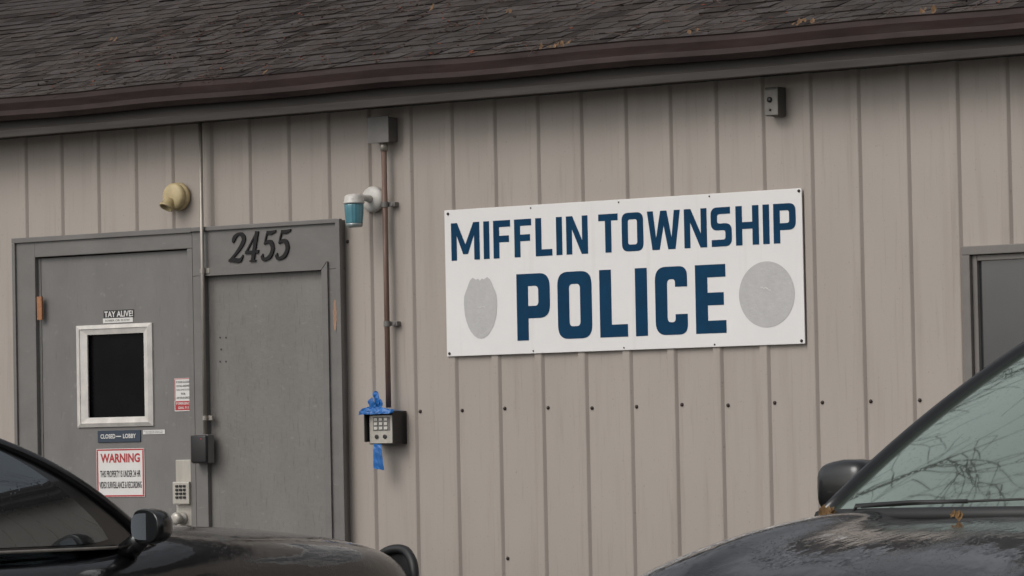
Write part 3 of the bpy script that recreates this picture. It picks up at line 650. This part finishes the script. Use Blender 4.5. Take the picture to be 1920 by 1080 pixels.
# ribbed glass jar
bm=B(); R_=[]
for i in range(13):
    t=i/12; d=.046+t*.088; r=.043-.006*t*t; ring=[]
    for k in range(64):
        a=2*math.pi*k/64; rr=r*(1+.028*math.cos(a*16)); ring.append(bm.verts.new((bx+rr*math.cos(a),-.16+rr*math.sin(a),cz+.03-d)))
    R_.append(ring)
for a,b in zip(R_,R_[1:]):
    for k in range(64): bm.faces.new((a[k],a[(k+1)%64],b[(k+1)%64],b[k]))
bm.faces.new(R_[0]); bm.faces.new(R_[-1][::-1])
add("glass_jar",mesh_of(bm,TEAL,True),t_)
bm=B(); d=.1342; lathe(bm,(bx,-.16,cz+.03),(0,0,-1),[(d,.040),(d+.006,.040),(d+.016,.036),(d+.02,.02)],28); add("jar_bottom",mesh_of(bm,CLR,True),t_)
# ------------------------------------------------------------ alarm box
sb=thing("alarm_box","small grey weatherproof box with round sensor on wall","alarm box",(W(1450,218,.06)[0],0,W(1450,218,.06)[1]))
bm=B(); bpx(bm,1434,163,1459,217,.002,.065,.005); add("housing",mesh_of(bm,mk("dark_grey_box",(.10,.095,.085),.6,0,.15)),sb)
bm=B(); bpx(bm,1433,167,1458,216,.0655,.072,.003); add("cover",mesh_of(bm,ALB),sb)
for px,py,r_ in ((1443,187,.012),(1444,206,.005)):
    bm=B(); x,z=W(px,py,.073); lathe(bm,(x,-.0722,z),(0,-1,0),[(0,r_),(.004,r_),(.007,r_*.5)],16); add("sensor",mesh_of(bm,BLK,True),sb)
# ------------------------------------------------------------ cars
def patch(c00,c10,c01,c11,bu0=(0,0,0),bu1=(0,0,0),bv0=(0,0,0),bv1=None,n=14,m=8,u0_=0,u1_=1,v0=0,v1=1,off=(0,0,0),bm=None,ur=0):
    c00,c10,c01,c11,bu0,bu1,bv0,off=[Vector(q) for q in (c00,c10,c01,c11,bu0,bu1,bv0,off)]; bv1=Vector(bv1) if bv1 is not None else bv0
    bm=bm or B(); G=[]
    def f(u,v):
        return (c00*(1-u)+c10*u)*(1-v)+(c01*(1-u)+c11*u)*v+(bu0*(1-v)+bu1*v)*4*u*(1-u)+(bv0*(1-u)+bv1*u)*4*v*(1-v)
    for j in range(m+1):
        row_=[]
        for i in range(n+1):
            a=i/n*2-1; b=j/m*2-1
            if ur:
                k=1-ur*(b*b)**3; k2=1-ur*(a*a)**3; a,b=a*k,b*k2
            row_.append(bm.verts.new(f(u0_+(u1_-u0_)*(a+1)/2,v0+(v1-v0)*(b+1)/2)+off))
        G.append(row_)
    for j in range(m):
        for i in range(n): bm.faces.new((G[j][i],G[j][i+1],G[j+1][i+1],G[j+1][i]))
    return bm,f
def car(name,label,S,loc,rot):
    t_=thing(name,label,"car",loc,rot)
    def A(nm,bm,mat,par=None,smooth=True,label=None):
        me=mesh_of(bm,mat,smooth); return add(nm,me,par or t_,label,local=True)
    bm=B(); rings=[]
    for x,w,zt_,zs,zb_ in S['sec']:
        cr_=S['crease'] if x>.9 and x<2.3 else 0
        half=[(0,zt_-cr_*.3),(.3*w,zt_-.003-cr_*.6),(.5*w,zt_-.008-cr_*.6),(.56*w,zt_-.008+cr_),(.64*w,zt_-.014+cr_),(.82*w,zt_*.6+zs*.4),(.93*w,zs),(.985*w,zs-.09),(w,zs-.25),(.99*w,.5),(.96*w,zb_+.08),(.88*w,zb_),(0,zb_)]
        ring=[(y,z) for y,z in half]+[(-y,z) for y,z in half[::-1][1:-1]]
        rings.append([bm.verts.new((x,y,z)) for y,z in ring])
    n=len(rings[0])
    for a,b in zip(rings,rings[1:]):
        for k in range(n): bm.faces.new((a[k],a[(k+1)%n],b[(k+1)%n],b[k]))
    bm.faces.new(rings[0]); bm.faces.new(rings[-1][::-1])
    me=mesh_of(bm,PAINT,True); body=add("body",me,t_,None,local=True)
    ss=body.modifiers.new("s",'SUBSURF'); ss.levels=2; ss.render_levels=2
    bmc=B()
    for ax in S['axles']:
        for sy in (-1,1):
            tube(bmc,[(ax,sy*.62,.36),(ax,sy*1.2,.36)],S['wr']+.06,32)
    cm=mesh_of(bmc,BLK); co=bpy.data.objects.new("cut",cm); COL.objects.link(co)
    bo=body.modifiers.new("b",'BOOLEAN'); bo.operation='DIFFERENCE'; bo.object=co; bo.solver='EXACT'
    body.parent=None; bpy.context.view_layer.update()
    dg=bpy.context.evaluated_depsgraph_get(); nm=bpy.data.meshes.new_from_object(body.evaluated_get(dg))
    body.modifiers.clear(); body.data=nm; nm.name="body"; bpy.data.objects.remove(co); body.parent=t_
    for p in nm.polygons: p.use_smooth=True
    A1,R1,R3,B1=[Vector(q) for q in (S['A1'],S['R1'],S['R3'],S['B1'])]
    mr=lambda v: Vector((v.x,-v.y,v.z))
    eb=Vector(S['eb']); ebm=mr(eb)
    bmw,fw_=patch(mr(A1),A1,mr(R1),R1,bu0=(S['wb0'],0,.01),bu1=(S['wb1'],0,.025),bv0=ebm,bv1=eb,n=24,m=14)
    A("windshield",bmw,WSG if S['ws'] else SGL)
    bmr,fr=patch(mr(R1),R1,mr(R3),R3,bu0=(S['wb1'],0,.03),bu1=(-.05,0,.03),bv0=(0,-.02,.035),bv1=(0,.02,.035),n=16,m=14); A("roof",bmr,PAINT)
    bb,fb=patch(mr(B1),B1,mr(R3),R3,bu0=(-.16,0,0),bu1=(-.05,0,.03),bv0=(-.05,0,.03),n=14,m=8); A("rear_window",bb,SGL)
    for sy in (1,-1):
        q=(lambda v:v) if sy>0 else mr
        kw=dict(bu0=q(Vector((0,.06,0))),bu1=q(Vector((0,.03,.035))),bv0=q(eb),bv1=q(Vector((-.03,.02,.03))))
        bs,fs=patch(q(A1),q(B1),q(R1),q(R3),n=24,m=10,**kw)
        A("cabin_side",bs,SHELL)
        for ua,ub in S['wins']:
            bg,_=patch(q(A1),q(B1),q(R1),q(R3),n=14,m=12,u0_=ua,u1_=ub,v0=.03,v1=.86,off=q(Vector((0,.007,.001))),ur=.06,**kw)
            A("side_window",bg,SGL)
        bp_=B(); pts=[]
        for i in range(13):
            v=i/12; pts.append(fw_(1 if sy>0 else 0,v)+q(Vector((0,.004,0))))
        for i in range(1,9):
            pts.append(fs(i/8,1))
        tube(bp_,pts,[S['pr']]*13+[S['pr']*.7]*8,10); A("pillar",bp_,SHELL)
        bt=B(); tube(bt,[fs(i/14,0)+q(Vector((0,.012,.004))) for i in range(15)],.007,6); A("belt_moulding",bt,STEEL if S['chrome'] else RUB)
        mx,my,mz=S['mir']; ms=S['ms']; c=Vector((mx,sy*my,mz)); bm=B(); nu,nv=24,16; G=[]
        sp=lambda a,e: math.copysign(abs(a)**e,a)
        for j in range(1,nv):
            ph=math.pi*j/nv-math.pi/2; row_=[]
            for i in range(nu):
                th=2*math.pi*i/nu; e_=S['me']
                X=sp(math.cos(ph),e_)*sp(math.cos(th),.6); Y=sp(math.cos(ph),e_)*sp(math.sin(th),e_); Z=sp(math.sin(ph),e_)
                if X<0: X=max(X,-.45)
                Yo=Y*sy; tap=1-.15*max(0,Yo)
                row_.append(bm.verts.new(c+Vector((X*ms[0]*1.3-(.02*Yo),Y*ms[1],Z*ms[2]*tap))))
            G.append(row_)
        for a,b in zip(G,G[1:]):
            for k in range(nu): bm.faces.new((a[k],a[(k+1)%nu],b[(k+1)%nu],b[k]))
        bm.faces.new(G[0]); bm.faces.new(G[-1][::-1])
        tube(bm,[(c.x+.01,c.y-sy*ms[1]*.6,c.z-ms[2]*.6),(c.x+.05,c.y-sy*(ms[1]+.08),c.z-ms[2]-.03)],[.035,.045],10)
        mi=A("mirror",bm,SHELL)
        bm=B(); xg=c.x-ms[0]*1.3*.45-.002; loop=[]
        for i in range(24):
            th=2*math.pi*i/24; loop.append(bm.verts.new((xg,c.y+sp(math.cos(th),.6)*ms[1]*.78,c.z+sp(math.sin(th),.6)*ms[2]*.74)))
        bm.faces.new(loop); A("mirror_glass",bm,MIRG,mi,False)
        hx_,hw,hz_=S['hl']
        bm,_=patch((hx_,sy*hw,hz_-.09),(hx_-.3,sy*(hw+.14),hz_-.06),(hx_-.07,sy*(hw-.02),hz_+.05),(hx_-.36,sy*(hw+.11),hz_+.05),bu0=(.03,sy*.04,0),bu1=(.03,sy*.04,0),n=8,m=5,off=(.03,sy*.02,0)); A("headlight",bm,LENS)
        bm=B(); tx_=S['sec'][0][0]; box(bm,tx_-.01,tx_+.2,sy*(S['sec'][0][1]-.2),sy*(S['sec'][0][1]+.06),.78,.93,.02); A("tail_light",bm,TAIL)
        for ax in S['axles']:
            bm=B(); w=S['wr']; lathe(bm,(ax,sy*.68,w),(0,sy,0),[(0,w*.7),(.0,w*.93),(.03,w),(.19,w),(.22,w*.93),(.22,w*.66),(.2,w*.62)],32)
            wh=A("wheel",bm,RUB); bm=B(); lathe(bm,(ax,sy*.74,w),(0,sy,0),[(0,w*.6),(.13,w*.62),(.12,w*.5),(.1,w*.2),(.14,w*.12),(.14,.01)],24); A("rim",bm,SILV,wh)
    bm=B(); pts=[fw_(u/16,0)+Vector((.02,0,-.004)) for u in range(17)]; tube(bm,pts,.024,8); A("cowl",bm,RUB)
    for y0,y1 in ((-.66,.02),(.04,.66)):
        bm=B(); P_=[fw_((y0+(y1-y0)*i/8+A1.y)/(2*A1.y),.02+.025*i/8)+Vector((.014,0,.012)) for i in range(9)]; tube(bm,P_,.0045,6)
        P2=[P_[0]+Vector((.05,0,-.02)),P_[0]+Vector((.03,0,.004)),(P_[0]+P_[5])/2+Vector((.015,0,.006)),P_[5]]; tube(bm,P2,.007,6); A("wiper",bm,RUB)
    nx_=S['sec'][-1][0]
    bm=B(); box(bm,nx_-.05,nx_+.012,-.48,.48,.5,.72,.02); A("grille",bm,BLK)
    bm=B(); box(bm,nx_-.05,nx_+.014,-.16,.16,.36,.46,.006); A("licence_plate",bm,WHT)
    if S.get('push'):
        bm=B()
        for y in (-.32,.32):
            tube(bm,[(nx_+.0,y,.35),(nx_+.06,y,.45),(nx_+.07,y,.72),(nx_+.06,y,.84)],.03,10)
        box(bm,nx_+.03,nx_+.07,-.5,.5,.5,.82,.012)
        for sy in (-1,1):   # solid headlight guard wings
            P_=[(nx_+.05,sy*.46,.74),(nx_+.05,sy*.49,.84),(nx_+.05,sy*.55,.90),(nx_+.04,sy*.62,.926),(nx_+.03,sy*.69,.926),(nx_+.01,sy*.74,.90),(nx_-.01,sy*.775,.85),(nx_-.02,sy*.78,.76),(nx_-.0,sy*.74,.66),(nx_+.05,sy*.48,.62)]
            Q=[Vector(p) for p in cat([list(p) for p in P_],4)]
            tube(bm,Q,.020,10)
            ctr=sum(Q,Vector())/len(Q); cv=[bm.verts.new(p) for p in Q]; cc_=bm.verts.new(ctr+Vector((.03,0,0)))
            for i in range(len(cv)): bm.faces.new((cv[i],cv[(i+1)%len(cv)],cc_))
        A("push_bumper",bm,RUB)
    return t_
SED=dict(sec=[(-2.45,.80,.98,.93,.35),(-2.35,.88,1.0,.95,.25),(-1.9,.92,1.0,.955,.2),(-1.0,.94,.965,.945,.2),(0,.94,.96,.945,.2),(.6,.94,.98,.95,.2),(.9,.935,1.07,.97,.2),(1.05,.935,1.072,.975,.2),(1.3,.93,1.068,.975,.2),(1.8,.925,1.04,.96,.2),(2.15,.91,1.005,.935,.22),(2.4,.87,.955,.89,.26),(2.52,.80,.88,.82,.33)],
  axles=(-1.5,1.5),wr=.35,A1=(.86,.78,.99),R1=(.02,.60,1.44),R3=(-1.15,.58,1.44),B1=(-1.95,.72,1.0),eb=(.03,.012,.052),wb0=.2,wb1=.1,ws=False,wins=((.07,.45),(.49,.86)),pr=.022,chrome=True,
  mir=(.62,.99,1.075),ms=(.062,.085,.068),hl=(2.40,.62,.80),push=True,crease=.005,me=.7)
SUV=dict(sec=[(-2.42,.82,1.08,1.0,.4),(-2.38,.90,1.1,1.03,.3),(-1.9,.95,1.1,1.04,.25),(-1.0,.965,1.08,1.04,.25),(0,.965,1.08,1.04,.25),(.6,.965,1.08,1.04,.25),(1.0,.965,1.13,1.04,.25),(1.35,.96,1.135,1.03,.25),(1.8,.95,1.09,.98,.25),(2.15,.93,1.02,.92,.27),(2.35,.87,.92,.84,.3),(2.43,.78,.8,.74,.38)],
  axles=(-1.45,1.45),wr=.37,A1=(.98,.84,1.12),R1=(-.03,.66,1.65),R3=(-2.05,.62,1.64),B1=(-2.36,.78,1.1),eb=(.012,.006,.022),wb0=.22,wb1=.1,ws=True,wins=((.08,.36),(.39,.63),(.66,.94)),pr=.022,chrome=False,
  mir=(.575,.99,1.200),ms=(.070,.108,.090),hl=(2.33,.62,.84),crease=.020,me=.5)
def place(px,py,depth,loc,rot):
    P=PD(px,py,depth); q=Matrix.Rotation(rot,3,'Z')@Vector(loc); return (P.x-q.x,P.y-q.y,0)
r1=math.radians(90); L1=place(283,993,15.5,(.62,-.99,1.06),r1)
car("parked_car","black police sedan with push bumper parked nose-in to the wall",SED,L1,r1)
r2=math.radians(-90); L2=place(1545,962,12.5,(.98,-.84,1.12),r2)
car("parked_car","wet black sport utility car with pale reflective windshield",SUV,L2,r2)
for (px,py,dep,sz) in ((1549,966,12.36,.034),(1566,963,12.36,.022),(1795,966,11.7,.02)):
    p=PD(px,py,dep); bm=B(); tint=bm.loops.layers.color.new("tint")
    for i in range(4): leaf(p+Vector((random.uniform(-.014,.014),0,random.uniform(-.008,.008))),sz*random.uniform(.6,1),(random.uniform(-.5,.8),-1,random.uniform(.3,1)),(3.0,1.6,.8),bm,tint)
    me=bpy.data.meshes.new("leaf"); bm.to_mesh(me); bm.free(); me.materials.append(LEAF)
    add("dead_leaf",me,None,"curled orange leaf lying on the wet car cowl",cat="leaf",loc=tuple(p),group="leaves on the parked car")
# ------------------------------------------------------------ ground
bm=B(); bmesh.ops.create_grid(bm,x_segments=8,y_segments=8,size=600); me=mesh_of(bm,mk("dry_grass",(.07,.075,.04),.95,0,.4,(1.5,1.5,1.5),bump=.5,bscale=20)); add("ground",me,None,kind="structure")
bm=B(); bm.faces.new([bm.verts.new(p) for p in ((-14,-26,.004),(24,-26,.004),(24,-.03,.004),(-14,-.03,.004))]); add("parking_lot",mesh_of(bm,mk("wet_asphalt",(.05,.05,.052),.5,0,.3,(2,2,2),bump=.4,bscale=150)),None,kind="structure")
# ------------------------------------------------------------ bare trees
def tree(loc,h,seed,label):
    rnd=random.Random(seed); bt=B(); bb=B()
    def grow(p,d,L_,r,lv):
        pts=[p]; rs=[r]; n=4; dd=d.copy()
        for i in range(n):
            dd=(dd+Vector((rnd.gauss(0,.17),rnd.gauss(0,.17),rnd.gauss(.02,.12)))).normalized(); pts.append(pts[-1]+dd*L_/n); rs.append(r*(1-(i+1)/n*.42))
        tube(bt if lv==0 else bb,pts,rs,8 if lv<2 else (5 if lv<4 else 3),False)
        if lv>=6: return
        for k in range(3 if lv<3 else rnd.choice((2,3))):
            i=rnd.choice((2,3,n)) if k else n
            a=rnd.uniform(0,6.28); sp=rnd.uniform(.4,1.0); s_=Vector((math.cos(a),math.sin(a),0)); nd=(dd+ (s_-dd*s_.dot(dd))*sp).normalized()
            grow(pts[i],nd,L_*rnd.uniform(.66,.84),max(rs[i]*.72,.012),lv+1)
    grow(Vector((0,0,-.05)),Vector((0,0,1)),h*.28,h*.016,0)
    t_=thing("bare_tree",label,"tree",loc); add("trunk",mesh_of(bt,BARK,True),t_,local=True); add("crown",mesh_of(bb,BARK,True),t_,local=True)
tree((-8.9,1.6,0),16,3,"tall leafless tree standing beside the building end")
tree((-8.6,5.5,0),15,5,"leafless tree with forked crown near the building corner")
tree((-5.0,11.0,0),16,12,"broad leafless tree standing behind the building")
tree((7.5,12.0,0),14,21,"leafless tree standing behind the building near its far corner")
# ------------------------------------------------------------ light
w=bpy.data.worlds.new("World"); scene.world=w; w.use_nodes=True; N=w.node_tree.nodes; L=w.node_tree.links
sky=N.new("ShaderNodeTexSky"); sky.sky_type='NISHITA'; sky.sun_disc=False; sky.sun_elevation=math.radians(42); sky.sun_rotation=math.radians(196); sky.air_density=1; sky.dust_density=4
hs=N.new("ShaderNodeHueSaturation"); hs.inputs["Saturation"].default_value=.2; L.new(sky.outputs[0],hs.inputs["Color"])
bg=N["Background"]; L.new(hs.outputs[0],bg.inputs[0]); bg.inputs[1].default_value=.125
sd=bpy.data.lights.new("sun",'SUN'); sd.energy=.65; sd.angle=math.radians(35); sd.color=(1,.96,.91); so=bpy.data.objects.new("sun",sd); COL.objects.link(so)
az=math.radians(196); el=math.radians(42); sdir=Vector((math.sin(az)*math.cos(el),math.cos(az)*math.cos(el),math.sin(el)))
so.rotation_euler=sdir.to_track_quat('Z','Y').to_euler(); so.location=(-3,-10,12)
scene.view_settings.view_transform='Standard'
try: scene.view_settings.look='None'
except: pass
scene.view_settings.exposure=0
